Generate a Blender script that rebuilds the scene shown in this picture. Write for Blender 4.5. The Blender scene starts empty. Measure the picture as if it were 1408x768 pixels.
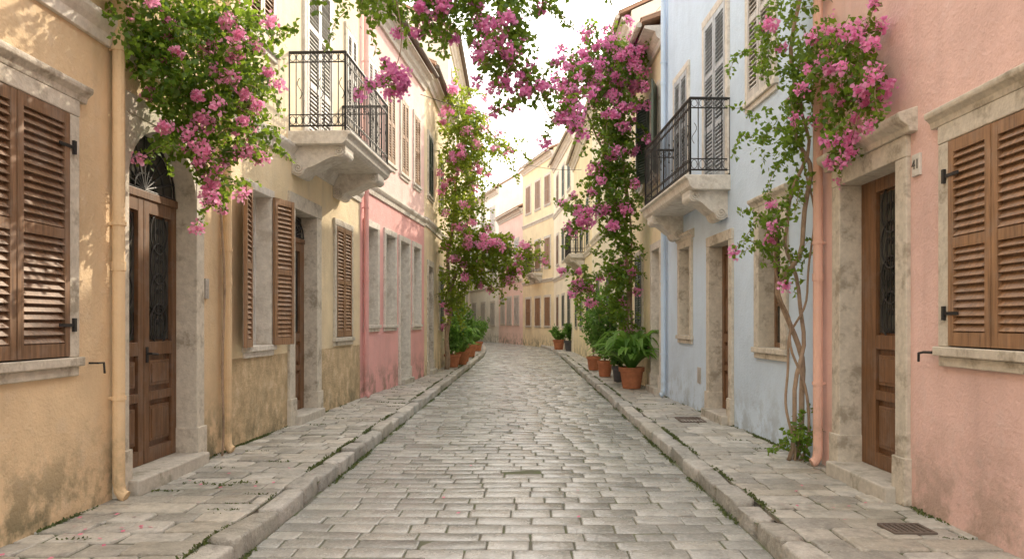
import bpy, math, random
import numpy as np
from mathutils import Vector, Matrix
rng=np.random.default_rng(7); random.seed(7)
scene=bpy.context.scene
COL=scene.collection
scene.view_settings.view_transform='Standard'
scene.view_settings.look='None'
scene.view_settings.exposure=0

# ------------------------------------------------------------ materials
def newmat(name):
    m=bpy.data.materials.new(name); m.use_nodes=True
    nt=m.node_tree
    b=nt.nodes['Principled BSDF']
    return m,nt,b
def N(nt,t,**k):
    n=nt.nodes.new(t)
    for a,v in k.items(): setattr(n,a,v)
    return n
def L(nt,a,b): nt.links.new(a,b)
def pos(nt,scale=(1,1,1)):
    g=N(nt,'ShaderNodeNewGeometry')
    if scale==(1,1,1): return g.outputs['Position']
    mp=N(nt,'ShaderNodeMapping'); mp.inputs['Scale'].default_value=scale
    L(nt,g.outputs['Position'],mp.inputs['Vector'])
    return mp.outputs['Vector']
def noise(nt,vec,scale,detail=4,rough=.6):
    n=N(nt,'ShaderNodeTexNoise'); n.inputs['Scale'].default_value=scale
    n.inputs['Detail'].default_value=min(detail,4); n.inputs['Roughness'].default_value=rough
    L(nt,vec,n.inputs['Vector']); return n.outputs['Fac']
def mrange(nt,v,a,b,c=0,d=1):
    n=N(nt,'ShaderNodeMapRange'); n.inputs[1].default_value=a;n.inputs[2].default_value=b
    n.inputs[3].default_value=c;n.inputs[4].default_value=d
    L(nt,v,n.inputs[0]); return n.outputs[0]
def mix(nt,f,a,b,mode='MIX'):
    n=N(nt,'ShaderNodeMix',data_type='RGBA',blend_type=mode)
    for i,v in ((0,f),(6,a),(7,b)):
        if hasattr(v,'is_linked'): L(nt,v,n.inputs[i])
        elif i==0: n.inputs[0].default_value=v
        else: n.inputs[i].default_value=(v[0],v[1],v[2],1)
    return n.outputs[2]
def math_(nt,op,a,b):
    n=N(nt,'ShaderNodeMath',operation=op)
    for i,v in ((0,a),(1,b)):
        if hasattr(v,'is_linked'): L(nt,v,n.inputs[i])
        else: n.inputs[i].default_value=v
    return n.outputs[0]
def bump(nt,b,h,strength=.3,dist=.02):
    n=N(nt,'ShaderNodeBump'); n.inputs['Strength'].default_value=strength; n.inputs['Distance'].default_value=dist
    L(nt,h,n.inputs['Height']); L(nt,n.outputs[0],b.inputs['Normal'])

def plaster(name,c,dado=None,upper=None,rough_dado=False,dirt=.75,wear=1.0):
    m,nt,b=newmat(name)
    v=pos(nt)
    n1=noise(nt,v,.9,4,.65); n2=noise(nt,v,5,4,.7)
    vs=pos(nt,(3,3,.35)); n3=noise(nt,vs,1.6,3,.6)
    sep=N(nt,'ShaderNodeSeparateXYZ'); L(nt,v,sep.inputs[0]); z=sep.outputs[2]
    col=mix(nt,mrange(nt,n1,.35,.65),tuple(x*(1-.16*wear) for x in c),tuple(min(1,x*1.08) for x in c))
    if upper:
        c2=upper[1]
        colu=mix(nt,mrange(nt,n1,.35,.65),tuple(x*.88 for x in c2),tuple(min(1,x*1.08) for x in c2))
        col=mix(nt,mrange(nt,z,upper[0]-.01,upper[0]+.01),col,colu)
    if dado:
        c2=dado[1]
        cold=mix(nt,mrange(nt,n2,.3,.7),tuple(x*.66 for x in c2),tuple(min(1,x*1.12) for x in c2))
        dm=mrange(nt,z,dado[0]-.005,dado[0]+.005,1,0)
        col=mix(nt,dm,col,cold)
    col=mix(nt,mrange(nt,n2,.52,.72,0,.34*wear),col,tuple(min(1,x*.6+.28) for x in c))
    col=mix(nt,mrange(nt,n3,.5,.75,0,.28*wear),col,tuple(x*.55 for x in c))
    low=mrange(nt,z,.1,.85,1,0)
    d=math_(nt,'MULTIPLY',low,mrange(nt,noise(nt,v,3.2,4,.7),.44,.60))
    d=math_(nt,'MULTIPLY',d,dirt)
    col=mix(nt,d,col,(.15,.14,.08))
    L(nt,col,b.inputs['Base Color'])
    b.inputs['Roughness'].default_value=.93
    h=math_(nt,'ADD',noise(nt,v,38,3,.7),math_(nt,'MULTIPLY',n2,2.2))
    if dado and rough_dado:
        h=math_(nt,'ADD',h,math_(nt,'MULTIPLY',math_(nt,'MULTIPLY',noise(nt,v,26,4,.8),dm),5.0))
    bump(nt,b,h,.5,.014)
    return m
def stone(name,c,dark=(.16,.14,.10),amt=.7):
    m,nt,b=newmat(name); v=pos(nt)
    n1=noise(nt,v,3.6,4,.75); n2=noise(nt,v,14,4,.7)
    col=mix(nt,mrange(nt,n2,.3,.7),tuple(x*.72 for x in c),c)
    col=mix(nt,mrange(nt,n1,.52,.64,0,amt),col,dark)
    L(nt,col,b.inputs['Base Color']); b.inputs['Roughness'].default_value=.85
    bump(nt,b,math_(nt,'ADD',n1,n2),.6,.014); return m
def wood(name,c,worn=.3):
    m,nt,b=newmat(name); v=pos(nt,(26,26,1.6))
    n1=noise(nt,v,1.5,4,.65); n2=noise(nt,pos(nt),4.5,4,.7)
    col=mix(nt,mrange(nt,n1,.3,.7),tuple(x*.5 for x in c),tuple(min(1,x*1.3) for x in c))
    col=mix(nt,mrange(nt,n2,.48,.7,0,worn),col,tuple(x*.6+.13 for x in c))
    L(nt,col,b.inputs['Base Color']); b.inputs['Roughness'].default_value=.5
    bump(nt,b,n1,.3,.006); return m
def plain(name,c,rough=.6,metal=0,var=.15):
    m,nt,b=newmat(name); n=noise(nt,pos(nt),9,3,.6)
    col=mix(nt,mrange(nt,n,.35,.7),tuple(x*(1-var) for x in c),tuple(min(1,x*(1+var)) for x in c))
    L(nt,col,b.inputs['Base Color']); b.inputs['Roughness'].default_value=rough
    b.inputs['Metallic'].default_value=metal
    return m
def setts(name,ca,cb,r0=.3,r1=.6,moss=.25,warm=.35,bs=.6,spec=.5,pit=.5):
    m,nt,b=newmat(name); v=pos(nt)
    g=N(nt,'ShaderNodeNewGeometry')
    ri=g.outputs['Random Per Island']
    n1=noise(nt,v,7,4,.7); n2=noise(nt,v,40,3,.7); n0=noise(nt,v,.6,3,.6)
    col=mix(nt,ri,ca,cb)
    wn=N(nt,'ShaderNodeTexWhiteNoise',noise_dimensions='1D'); L(nt,ri,wn.inputs['W'])
    col=mix(nt,mrange(nt,wn.outputs['Value'],.6,1,0,warm),col,(cb[0]*1.12,cb[1]*1.03,cb[2]*.88))
    col=mix(nt,mrange(nt,n1,.42,.72,0,.6),col,tuple(x*pit for x in ca))
    col=mix(nt,mrange(nt,n2,.5,.8,0,.45),col,tuple(min(1,x*1.45) for x in cb))
    col=mix(nt,mrange(nt,n0,.52,.75,0,moss),col,(.15,.165,.11))
    L(nt,col,b.inputs['Base Color'])
    b.inputs['Specular IOR Level'].default_value=spec
    L(nt,mrange(nt,math_(nt,'ADD',n1,math_(nt,'MULTIPLY',ri,.4)),.4,1.0,r0,r1),b.inputs['Roughness'])
    bump(nt,b,math_(nt,'ADD',math_(nt,'MULTIPLY',n1,2.5),n2),bs,.012); return m
def leafmat(name,ca,cb,trans=.4,tc=None):
    m,nt,b=newmat(name)
    g=N(nt,'ShaderNodeNewGeometry'); ri=g.outputs['Random Per Island']
    col=mix(nt,ri,ca,cb)
    L(nt,col,b.inputs['Base Color']); b.inputs['Roughness'].default_value=.5
    t=N(nt,'ShaderNodeBsdfTranslucent')
    tcol=mix(nt,.5,col,tc if tc else tuple(min(1,x*2.4) for x in cb)); L(nt,tcol,t.inputs['Color'])
    ms=N(nt,'ShaderNodeMixShader'); ms.inputs[0].default_value=trans
    out=nt.nodes['Material Output']
    L(nt,b.outputs[0],ms.inputs[1]); L(nt,t.outputs[0],ms.inputs[2]); L(nt,ms.outputs[0],out.inputs['Surface'])
    return m
def glassm(name,c,rough=.08):
    m,nt,b=newmat(name); n=noise(nt,pos(nt),1.7,2,.5)
    col=mix(nt,mrange(nt,n,.4,.6),c,tuple(x*1.8+.01 for x in c))
    L(nt,col,b.inputs['Base Color']); b.inputs['Roughness'].default_value=rough
    return m

M={}
M['trim']=stone('weathered_limestone',(.68,.62,.52),(.28,.24,.18),.75)
M['trimwhite']=stone('pale_painted_stone',(.78,.73,.65),(.43,.37,.30),.55)
M['step']=stone('step_stone',(.58,.54,.47),(.2,.19,.13),.6)
M['brown']=wood('brown_painted_wood',(.23,.13,.07),.55)
M['brown2']=wood('tan_brown_painted_wood',(.32,.18,.093),.55)
M['door']=wood('varnished_door_wood',(.20,.098,.042),.4)
M['olddoor']=wood('worn_door_wood',(.17,.085,.038),.45)
M['grey']=wood('grey_painted_wood',(.57,.54,.50),.3)
M['white']=wood('white_painted_wood',(.72,.70,.66),.25)
M['green']=wood('dark_green_painted_wood',(.06,.085,.06),.25)
M['bluegrey']=wood('blue_grey_painted_wood',(.50,.54,.58),.3)
M['iron']=plain('wrought_iron',(.035,.033,.032),.55,.4)
M['glass']=glassm('window_glass',(.035,.035,.03))
M['palepane']=glassm('curtained_glass',(.38,.37,.35),.2)
M['tile']=stone('terracotta_roof_tile',(.52,.31,.20),(.28,.19,.13),.6)
M['terracotta']=plain('terracotta_clay',(.45,.17,.08),.8)
M['darkpot']=plain('glazed_dark_pot',(.07,.07,.075),.35)
M['rust']=plain('rusty_iron',(.15,.12,.10),.8)
M['soil']=plain('soil',(.05,.035,.02),.95)
M['bark']=stone('vine_bark',(.40,.29,.20),(.16,.11,.07),.6)
M['leaf']=leafmat('bougainvillea_leaf',(.035,.10,.014),(.14,.26,.028),.48,(.50,.68,.06))
M['leafsun']=leafmat('sunlit_bougainvillea_leaf',(.06,.13,.014),(.20,.30,.03),.52,(.66,.76,.08))  # lighter, yellower copy of the leaf: sunlight put into its colour
M['leafdark']=leafmat('shrub_leaf',(.04,.11,.02),(.14,.27,.045),.42)
M['fern']=leafmat('fern_leaf',(.07,.17,.025),(.20,.36,.07),.42)
M['pink']=leafmat('pink_bract',(.84,.24,.49),(.96,.52,.73),.46,(1.0,.52,.76))
M['magenta']=leafmat('magenta_bract',(.80,.19,.48),(.93,.45,.73),.46,(1.0,.45,.74))
M['magentashade']=leafmat('shaded_magenta_bract',(.70,.17,.48),(.90,.42,.74),.44,(1.0,.44,.76))  # darker copy of the magenta bract: shadow put into the colour
M['moss']=leafmat('moss_blade',(.05,.08,.02),(.12,.15,.045),.3)
M['petal']=leafmat('fallen_petal',(.6,.1,.2),(.8,.25,.35),.2)
M['road']=setts('worn_street_setts',(.27,.28,.265),(.48,.485,.455),.12,.34,.10,.2,.4,.75,pit=.55)
M['pave']=setts('pavement_slabs',(.31,.30,.27),(.56,.54,.49),.35,.66,.35,pit=.42)
M['kerb']=setts('kerb_stone',(.34,.335,.305),(.57,.55,.505),.4,.7,.35,bs=1.0,pit=.38)
m,nt,b=newmat('joint_soil'); v=pos(nt)
c=mix(nt,mrange(nt,noise(nt,v,3,4,.7),.4,.62),(.15,.142,.118),(.11,.135,.06))
L(nt,c,b.inputs['Base Color']); b.inputs['Roughness'].default_value=.95; M['joint']=m
M['ground']=plain('bare_ground',(.22,.19,.14),.95)
M['plaque']=plain('marble_plaque',(.62,.6,.55),.4)
M['ink']=plain('engraved_lettering',(.10,.09,.08),.7)

# ------------------------------------------------------------ mesh helpers
WORLD={}
def link(o,parent=None,origin=(0,0,0)):
    COL.objects.link(o)
    o.location=origin; WORLD[o.name]=Vector(origin)
    if parent is not None:
        o.parent=parent; o.location=Vector(origin)-WORLD[parent.name]
    return o
def empty(name,origin,parent=None):
    o=bpy.data.objects.new(name,None); o.empty_display_size=.2
    return link(o,parent,origin)
def mk(name,V,F,mat,parent=None,origin=None,smooth=False,bev=0,recalc=True):
    V=np.asarray(V,dtype=float)
    if origin is None:
        lo=V.min(0); hi=V.max(0); origin=((lo[0]+hi[0])/2,(lo[1]+hi[1])/2,lo[2])
    V=V-np.asarray(origin)
    me=bpy.data.meshes.new(name)
    if isinstance(F,np.ndarray):
        k=F.shape[1]; n=len(F)
        me.vertices.add(len(V)); me.vertices.foreach_set('co',V.astype(np.float32).ravel())
        me.loops.add(n*k); me.loops.foreach_set('vertex_index',F.astype(np.int32).ravel())
        me.polygons.add(n); me.polygons.foreach_set('loop_start',np.arange(0,n*k,k,dtype=np.int32))
        me.update(calc_edges=True)
    else:
        me.from_pydata(V.tolist(),[],F)
        if recalc:
            import bmesh
            bm=bmesh.new(); bm.from_mesh(me); bmesh.ops.recalc_face_normals(bm,faces=bm.faces); bm.to_mesh(me); bm.free()
    if smooth: me.polygons.foreach_set('use_smooth',np.ones(len(me.polygons),dtype=bool))
    me.materials.append(mat)
    o=bpy.data.objects.new(name,me); link(o,parent,tuple(origin))
    if bev:
        md=o.modifiers.new('bevel','BEVEL'); md.width=bev; md.segments=2; md.limit_method='ANGLE'; md.angle_limit=.6
    return o

class Fr:
    def __init__(s,o,t,n): s.o=np.array(o,float); s.t=np.array(t,float); s.n=np.array(n,float)
    def p(s,u,z,d):
        q=s.o+s.t*u+s.n*d; return (q[0],q[1],z)
class MB:
    def __init__(s,fr=None): s.fr=fr; s.V=[]; s.F=[]
    def raw(s,V,F):
        k=len(s.V); s.V+= [tuple(v) for v in V]; s.F+=[tuple(i+k for i in f) for f in F]
    def box(s,u0,u1,z0,z1,d0,d1):
        p=s.fr.p
        s.raw([p(u0,z0,d0),p(u1,z0,d0),p(u1,z1,d0),p(u0,z1,d0),p(u0,z0,d1),p(u1,z0,d1),p(u1,z1,d1),p(u0,z1,d1)],
              [(0,1,2,3),(4,7,6,5),(0,4,5,1),(1,5,6,2),(2,6,7,3),(3,7,4,0)])
    def prism(s,prof,u0,u1):
        n=len(prof); p=s.fr.p
        s.raw([p(u0,z,d) for d,z in prof]+[p(u1,z,d) for d,z in prof],
              [tuple(range(n)),tuple(range(2*n-1,n-1,-1))]+[(i,(i+1)%n,(i+1)%n+n,i+n) for i in range(n)])
    def uprism(s,prof,d0,d1):
        n=len(prof); p=s.fr.p
        s.raw([p(u,z,d0) for u,z in prof]+[p(u,z,d1) for u,z in prof],
              [tuple(range(n)),tuple(range(2*n-1,n-1,-1))]+[(i,(i+1)%n,(i+1)%n+n,i+n) for i in range(n)])
    def tube(s,path,r,seg=8,closed=False):
        P=np.array(path,float); n=len(P)
        R=np.full(n,r) if np.isscalar(r) else np.array(r)
        T=np.zeros_like(P)
        if closed: T=np.roll(P,-1,0)-np.roll(P,1,0)
        else:
            T[1:-1]=P[2:]-P[:-2]; T[0]=P[1]-P[0]; T[-1]=P[-1]-P[-2]
        T/= (np.linalg.norm(T,axis=1)[:,None]+1e-9)
        ref=np.array([.31,.22,.92]); 
        if abs(T[:,2]).mean()>.8: ref=np.array([.93,.3,.1])
        V=[]
        for i in range(n):
            a=np.cross(T[i],ref); a/=np.linalg.norm(a)+1e-9; b=np.cross(T[i],a)
            for j in range(seg):
                th=2*math.pi*j/seg
                V.append(P[i]+R[i]*(a*math.cos(th)+b*math.sin(th)))
        F=[]
        m=n if closed else n-1
        for i in range(m):
            for j in range(seg):
                F.append((i*seg+j,i*seg+(j+1)%seg,((i+1)%n)*seg+(j+1)%seg,((i+1)%n)*seg+j))
        if not closed: F+=[tuple(range(seg)),tuple(range((n-1)*seg,n*seg))]
        s.raw(V,F)
    def mk(s,name,mat,parent=None,**k):
        return mk(name,s.V,s.F,mat,parent,**k)

def lathe(prof,c,seg=24):
    V=[];F=[]
    for r,z in prof:
        for j in range(seg):
            a=2*math.pi*j/seg; V.append((c[0]+r*math.cos(a),c[1]+r*math.sin(a),c[2]+z))
    for i in range(len(prof)-1):
        for j in range(seg): F.append((i*seg+j,i*seg+(j+1)%seg,(i+1)*seg+(j+1)%seg,(i+1)*seg+j))
    F.append(tuple(range(seg))); 
    return V,F

# ------------------------------------------------------------ ground / road
def cv(D): return -0.003*np.maximum(np.asarray(D,float)-30,0)**2
def stones(xa,xb,D0,D1,row,wid,ztop,seed,gap=.010,jit=.005,tilt=.009,wob=.02,hj=.003,chm=(.004,.013),inner=.010,drop=.006):
    r=np.random.default_rng(seed); Q=[]
    y=D0
    while y<D1:
        h=r.uniform(*row); 
        x=xa-r.uniform(0,wid[0]*.6); 
        while x<xb:
            w=r.uniform(*wid)
            x0=max(x,xa); x1=min(x+w,xb)
            if xb-x1<.1: x1=xb
            if x1-x0>.06: Q.append((x0,x1,y,y+h))
            x=x1 if x1<xb else xb+1
            if x1==x0: x=x0+w
        y+=h
    Q=np.array(Q); n=len(Q)
    g=gap/2
    C=np.zeros((n,4,2))
    C[:,0]=Q[:,[0,2]]+[g,g]; C[:,1]=np.stack([Q[:,1]-g,Q[:,2]+g],1); C[:,2]=np.stack([Q[:,1]-g,Q[:,3]-g],1); C[:,3]=np.stack([Q[:,0]+g,Q[:,3]-g],1)
    C+=r.uniform(-jit,jit,C.shape)*np.array([1,1])
    C[...,0]=np.clip(C[...,0],xa+.002,xb-.002)
    X=C[...,0].copy();Y=C[...,1].copy()
    C[...,1]+=wob*np.sin(X*1.7+Y*.9)+wob*.6*np.sin(X*.8-Y*2.1+1)
    ctr=C.mean(1)
    O=np.zeros((n,8,2)); ch=r.uniform(chm[0],chm[1],(n,4))
    for i in range(4):
        p=C[:,i]; a=C[:,(i-1)%4]-p; b=C[:,(i+1)%4]-p
        a/=np.linalg.norm(a,axis=1)[:,None]; b/=np.linalg.norm(b,axis=1)[:,None]
        O[:,2*i]=p+a*ch[:,i,None]; O[:,2*i+1]=p+b*ch[:,i,None]
    dist=np.linalg.norm(O-ctr[:,None],axis=2)[...,None]
    rings=[]
    zt=ztop+r.normal(0,hj,n)
    ta=r.normal(0,tilt,(n,2))
    for ins,dz in ((0,-.05),(0,-drop),(inner*.35,-drop*.35),(inner,-.0003)):
        P=O+(ctr[:,None]-O)*(ins/dist)
        z=zt[:,None]+dz+((P-ctr[:,None])*ta[:,None]).sum(2)
        rings.append(np.concatenate([P,z[...,None]],2))
    V=np.stack(rings,1)
    V[...,0]+=cv(V[...,1])
    V=V.reshape(-1,3)
    F=[]
    for s in range(n):
        b=s*32
        for k in range(3):
            for j in range(8):
                j2=(j+1)%8
                F.append((b+k*8+j,b+k*8+j2,b+k*8+8+j2,b+k*8+8+j))
        F.append(tuple(b+24+j for j in range(8)))
    return V,F
def strip(xa,xb,D0,D1,z,step=1.5):
    ys=np.arange(D0,D1+step,step); V=[];F=[]
    for y in ys:
        c=float(cv(y)); V+=[(xa+c,y,z),(xb+c,y,z)]
    for i in range(len(ys)-1): F.append((2*i,2*i+1,2*i+3,2*i+2))
    return V,F
RL,RR=-1.80,1.60
def structure(o,label,cat):
    o['kind']='structure'; o['label']=label; o['category']=cat
g=mk('ground',[(-400,-200,-.06),(400,-200,-.06),(400,700,-.06),(-400,700,-.06)],[(0,1,2,3)],M['ground'],origin=(0,0,-.06),recalc=False)
structure(g,'bare earth ground under the old town','ground')
V,F=stones(RL,RR,.8,78,(.17,.22),(.24,.46),.0,3,tilt=.013)
o=mk('road',V,F,M['road'],origin=(0,0,0),smooth=True,recalc=False); structure(o,'narrow street paved with worn grey rectangular setts','road')
V,F=strip(RL-.03,RR+.03,-1,79,-.009); o2=mk('road_joints',V,F,M['joint'],parent=o,origin=(0,0,0),recalc=False)
for nm,a,b,sd in (('pavement_left',-3.6,RL-.20,11),('pavement_right',RR+.20,3.3,12)):
    V,F=stones(a,b,.8,78,(.19,.28),(.24,.50),.12,sd,gap=.016,jit=.010,tilt=.013,hj=.005,chm=(.006,.024),inner=.015,drop=.008)
    o=mk(nm,V,F,M['pave'],origin=(0,0,.12),smooth=True,recalc=False); structure(o,'raised pavement of uneven old stone slabs with mossy joints','pavement')
    V,F=strip(a,b,-1,79,.105); mk('pavement_joints',V,F,M['joint'],parent=o,origin=(0,0,.1),recalc=False)
for nm,a,b,sd in (('kerb_left',RL-.20,RL,21),('kerb_right',RR,RR+.20,22)):
    V,F=stones(a,b,.8,78,(.36,.80),(.5,.6),.125,sd,gap=.026,jit=.018,tilt=.032,wob=.0,hj=.010,chm=(.016,.06),inner=.032,drop=.008)
    V=np.array(V).reshape(-1,4,8,3); V[:,0,:,2]-=.12; V[:,1,:,2]-=.016
    V[:,1:3]+=np.random.default_rng(sd).normal(0,.004,V[:,1:3].shape)
    V=V.reshape(-1,3)
    o=mk(nm,V,F,M['kerb'],origin=(0,0,0),smooth=True,recalc=False); structure(o,'worn rounded limestone kerb','kerb')
    V,F=strip(a+.03,b-.03,-1,79,.08); mk('kerb_joints',V,F,M['joint'],parent=o,origin=(0,0,.08),recalc=False)

# ------------------------------------------------------------ houses
def shutter(fr,u0,u1,z0,z1,d0,mat,parent,mids=1,pitch=.055,name='shutter'):
    b=MB(fr); st=.055; th=.038
    b.box(u0,u0+st,z0,z1,d0,d0+th); b.box(u1-st,u1,z0,z1,d0,d0+th)
    rails=[z0]+[z0+(z1-z0)*(i+1)/(mids+1)-.035 for i in range(mids)]+[z1-.08]
    hs=[.09]+[.07]*mids+[.08]
    for z,h in zip(rails,hs): b.box(u0+st,u1-st,z,z+h,d0+.002,d0+th-.002)
    for i in range(len(rails)-1):
        za=rails[i]+hs[i]; zb=rails[i+1]; n=max(2,int((zb-za)/pitch)); p=(zb-za)/n
        for k in range(n):
            z=za+p*k+.006+random.uniform(-.002,.002); j=random.uniform(-.004,.004)
            b.prism([(d0+.030+j,z),(d0+.036+j,z+.004),(d0+.010,z+p*.82),(d0+.004,z+p*.78)],u0+st,u1-st)
        b.box(u0+st,u1-st,za,zb,d0+.001,d0+.0035)
    return b.mk(name,mat,parent)
class House:
    def __init__(s,name,label,P0,P1,side,H,wall,depth=6.5,ridge=1.5,cat='house',course=None,eave=.3):
        s.P0=np.array(P0,float); s.P1=np.array(P1,float); d=s.P1-s.P0; s.L=np.linalg.norm(d); t=d/s.L
        n=(t[1],-t[0]) if side=='L' else (-t[1],t[0])
        s.fr=Fr(s.P0,t,n); s.H=H; s.wall=wall; s.open=[]; s.depth=depth; s.ridge=ridge; s.side=side
        c=(s.P0+s.P1)/2-np.array(n)*depth/2
        s.e=empty(name,(c[0],c[1],.0)); s.e['label']=label; s.e['category']=cat
        s.course=course; s.eave=eave
    def U(s,D): return (D-s.P0[1])/(s.P1[1]-s.P0[1])*s.L
    def finish(s):
        us=sorted(set([0,s.L]+[x for o in s.open for x in o[:2]])); zs=sorted(set([0,s.H]+[x for o in s.open for x in o[2:]]))
        b=MB(s.fr); p=s.fr.p
        for i in range(len(us)-1):
            for j in range(len(zs)-1):
                uc=(us[i]+us[i+1])/2; zc=(zs[j]+zs[j+1])/2
                if any(o[0]<uc<o[1] and o[2]<zc<o[3] for o in s.open): continue
                b.raw([p(us[i],zs[j],0),p(us[i+1],zs[j],0),p(us[i+1],zs[j+1],0),p(us[i],zs[j+1],0)],[(0,1,2,3)])
        for u0,u1,z0,z1 in s.open:
            R=-.26
            b.raw([p(u0,z0,0),p(u1,z0,0),p(u1,z1,0),p(u0,z1,0),p(u0,z0,R),p(u1,z0,R),p(u1,z1,R),p(u0,z1,R)],
              [(0,1,5,4),(1,2,6,5),(2,3,7,6),(3,0,4,7)])
        dp=-s.depth
        for u in (0,s.L):
            b.raw([p(u,0,0),p(u,s.H,0),p(u,s.H+s.ridge,dp/2),p(u,s.H,dp),p(u,0,dp)],[(0,1,2,3,4)])
        b.raw([p(0,0,dp),p(s.L,0,dp),p(s.L,s.H,dp),p(0,s.H,dp)],[(0,1,2,3)])
        b.mk('wall',s.wall,s.e,recalc=False)
        n=int(s.L/.06); slope=s.ridge/(s.depth/2); V=[];F=[]
        ov=s.eave
        rows=[(ov,s.H-ov*slope+.12),(-s.depth/2,s.H+s.ridge+.12),(-s.depth-ov,s.H-ov*slope+.12)]
        for k in range(n+1):
            u=s.L*k/n; w=abs(math.sin(u/.2*math.pi))*.05
            for d,z in rows: V.append(p(u,z+w,d))
        for k in range(n):
            for r_ in range(2): F.append((k*3+r_,k*3+r_+1,k*3+4+r_,k*3+3+r_))
        b=MB(s.fr); b.raw(V,F)
        b.prism([(ov-.01,rows[0][1]-.07),(ov-.01,rows[0][1]-.005),(-s.depth/2,rows[1][1]-.005),(-s.depth/2,rows[1][1]-.07)],0.004,s.L-.004)
        b.prism([(-s.depth-ov+.01,rows[0][1]-.07),(-s.depth-ov+.01,rows[0][1]-.005),(-s.depth/2-.005,rows[1][1]-.005),(-s.depth/2-.005,rows[1][1]-.07)],0.004,s.L-.004)
        b.mk('roof',M['tile'],s.e,recalc=False)
        z=s.H-ov*slope-.02
        b=MB(s.fr); b.prism([(-.01,z-.34),(.05,z-.34),(.07,z-.25),(.13,z-.2),(.16,z-.1),(ov-.06,z-.05),(ov-.06,z+.0),(-.01,z+.02)],.003,s.L-.003)
        b.mk('cornice',M['trimwhite'],s.e)
        b=MB(s.fr); b.tube([s.fr.p(u,z+.02,ov+.04) for u in (0.02,s.L-.02)],.055,8); b.mk('gutter',M['rust'] if s.side=='L' else M['trim'],s.e)
        if s.course:
            for zc in s.course:
                b=MB(s.fr); b.prism([(-.01,zc),(.03,zc),(.04,zc+.08),(.07,zc+.12),(.09,zc+.16),(.09,zc+.2),(-.01,zc+.22)],.003,s.L-.003)
                b.mk('string_course',M['trimwhite'],s.e,bev=.004)
    def surround(s,u0,u1,z0,z1,w,mat,parent,door=False,d1=.035,arch=0):
        b=MB(s.fr); e=.006
        zb=z0 if door else z0+.005
        b.box(u0-w,u0+e,zb,z1-e,-.25,d1); b.box(u1-e,u1+w,zb,z1-e,-.25,d1)
        b.box(u0-w-.002,u1+w+.002,z1-e+.001,z1+w,-.25,d1+.003)
        if arch:
            c=(u0+u1)/2; R=(u1-u0)/2-e
            for sg in (-1,1):
                ar=[(c+sg*R*math.cos(a),z1-arch+(arch-.03)*math.sin(a)) for a in np.linspace(0,math.pi/2,9)]
                b.uprism(ar+[(c,z1-.004),(c+sg*R,z1-.004)],-.20,d1-.006)
        if door:
            b.box(u0-w-.015,u0+e+.012,z0,z0+.36,-.24,d1+.022); b.box(u1-e-.012,u1+w+.015,z0,z0+.36,-.24,d1+.022)
        b.mk('frame',mat,parent,bev=.008)
    def window(s,D0,D1,z0,z1,style='bare',shmat='brown',fw=.12,fmat='trim',cornice=False,pane='glass',sash='white',mids=1,hinges=False,openang=6,pitch=.055,sill=True):
        u0,u1=s.U(D0),s.U(D1); s.open.append((u0,u1,z0,z1)); fr=s.fr
        if D0>25: pitch=.11
        b=MB(fr); q=.045
        for a,c in ((u0,(u0+u1)/2-.002),((u0+u1)/2+.002,u1)):
            b.box(a,a+q,z0,z1,-.20,-.16); b.box(c-q,c,z0,z1,-.20,-.16)
            b.box(a+q,c-q,z0,z0+.06,-.198,-.162); b.box(a+q,c-q,z1-.06,z1,-.198,-.162)
            for k in (1,2): zz=z0+(z1-z0)*k/3; b.box(a+q,c-q,zz-.012,zz+.012,-.195,-.165)
        w=b.mk('window',M[sash],s.e)
        b=MB(fr); b.box(u0-.01,u1+.01,z0-.01,z1+.01,-.215,-.185); b.mk('window_pane',M[pane],w)
        s.surround(u0,u1,z0,z1,fw,M[fmat],w)
        if sill:
            b=MB(fr); b.box(u0-fw-.03,u1+fw+.03,z0-.06,z0+.004,-.2,.06); b.box(u0-fw-.005,u1+fw+.005,z0-.13,z0-.06,-.05,.03); b.mk('sill',M[fmat],w,bev=.008)
        if cornice:
            z=z1+fw+.03
            b=MB(fr); b.prism([(-.01,z-.03),(.04,z-.03),(.05,z+.01),(.07,z+.03),(.085,z+.04),(.09,z+.06),(.09,z+.08),(-.01,z+.12)],u0-fw-.08,u1+fw+.08); b.mk('window_cornice',M[fmat],w,bev=.006)
        um=(u0+u1)/2
        if style=='closed':
            shutter(fr,u0+.012,um-.003,z0+.015,z1-.012,.0,M[shmat],w,mids,pitch); shutter(fr,um+.003,u1-.012,z0+.015,z1-.012,.004,M[shmat],w,mids,pitch)
            if hinges:
                for uu,sg in ((u0,-1),(u1,1)):
                    for zz in (z0+.22,z1-.25):
                        b=MB(fr); b.box(min(uu-sg*.13,uu+sg*.04),max(uu-sg*.13,uu+sg*.04),zz,zz+.022,.040,.048); b.box(min(uu+sg*.02,uu+sg*.048),max(uu+sg*.02,uu+sg*.048),zz-.035,zz+.06,.036,.054); b.mk('hinge',M['iron'],w)
        elif style=='open':
            wl=(u1-u0)/2-.01; a=math.radians(openang)
            t=fr.t;n=fr.n
            tA=-t*math.cos(a)+n*math.sin(a); nA=n*math.cos(a)+t*math.sin(a)
            oA=fr.o+t*(u0-.01)+n*.045
            shutter(Fr(oA,tA,nA),0,wl+.08,z0+.0,z1,.0,M[shmat],w,mids,pitch)
            tB=t*math.cos(a)+n*math.sin(a); nB=n*math.cos(a)-t*math.sin(a)
            oB=fr.o+t*(u1+.01)+n*.045
            shutter(Fr(oB,tB,nB),0,wl+.08,z0+.0,z1,.0,M[shmat],w,mids,pitch)
        return w
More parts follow.
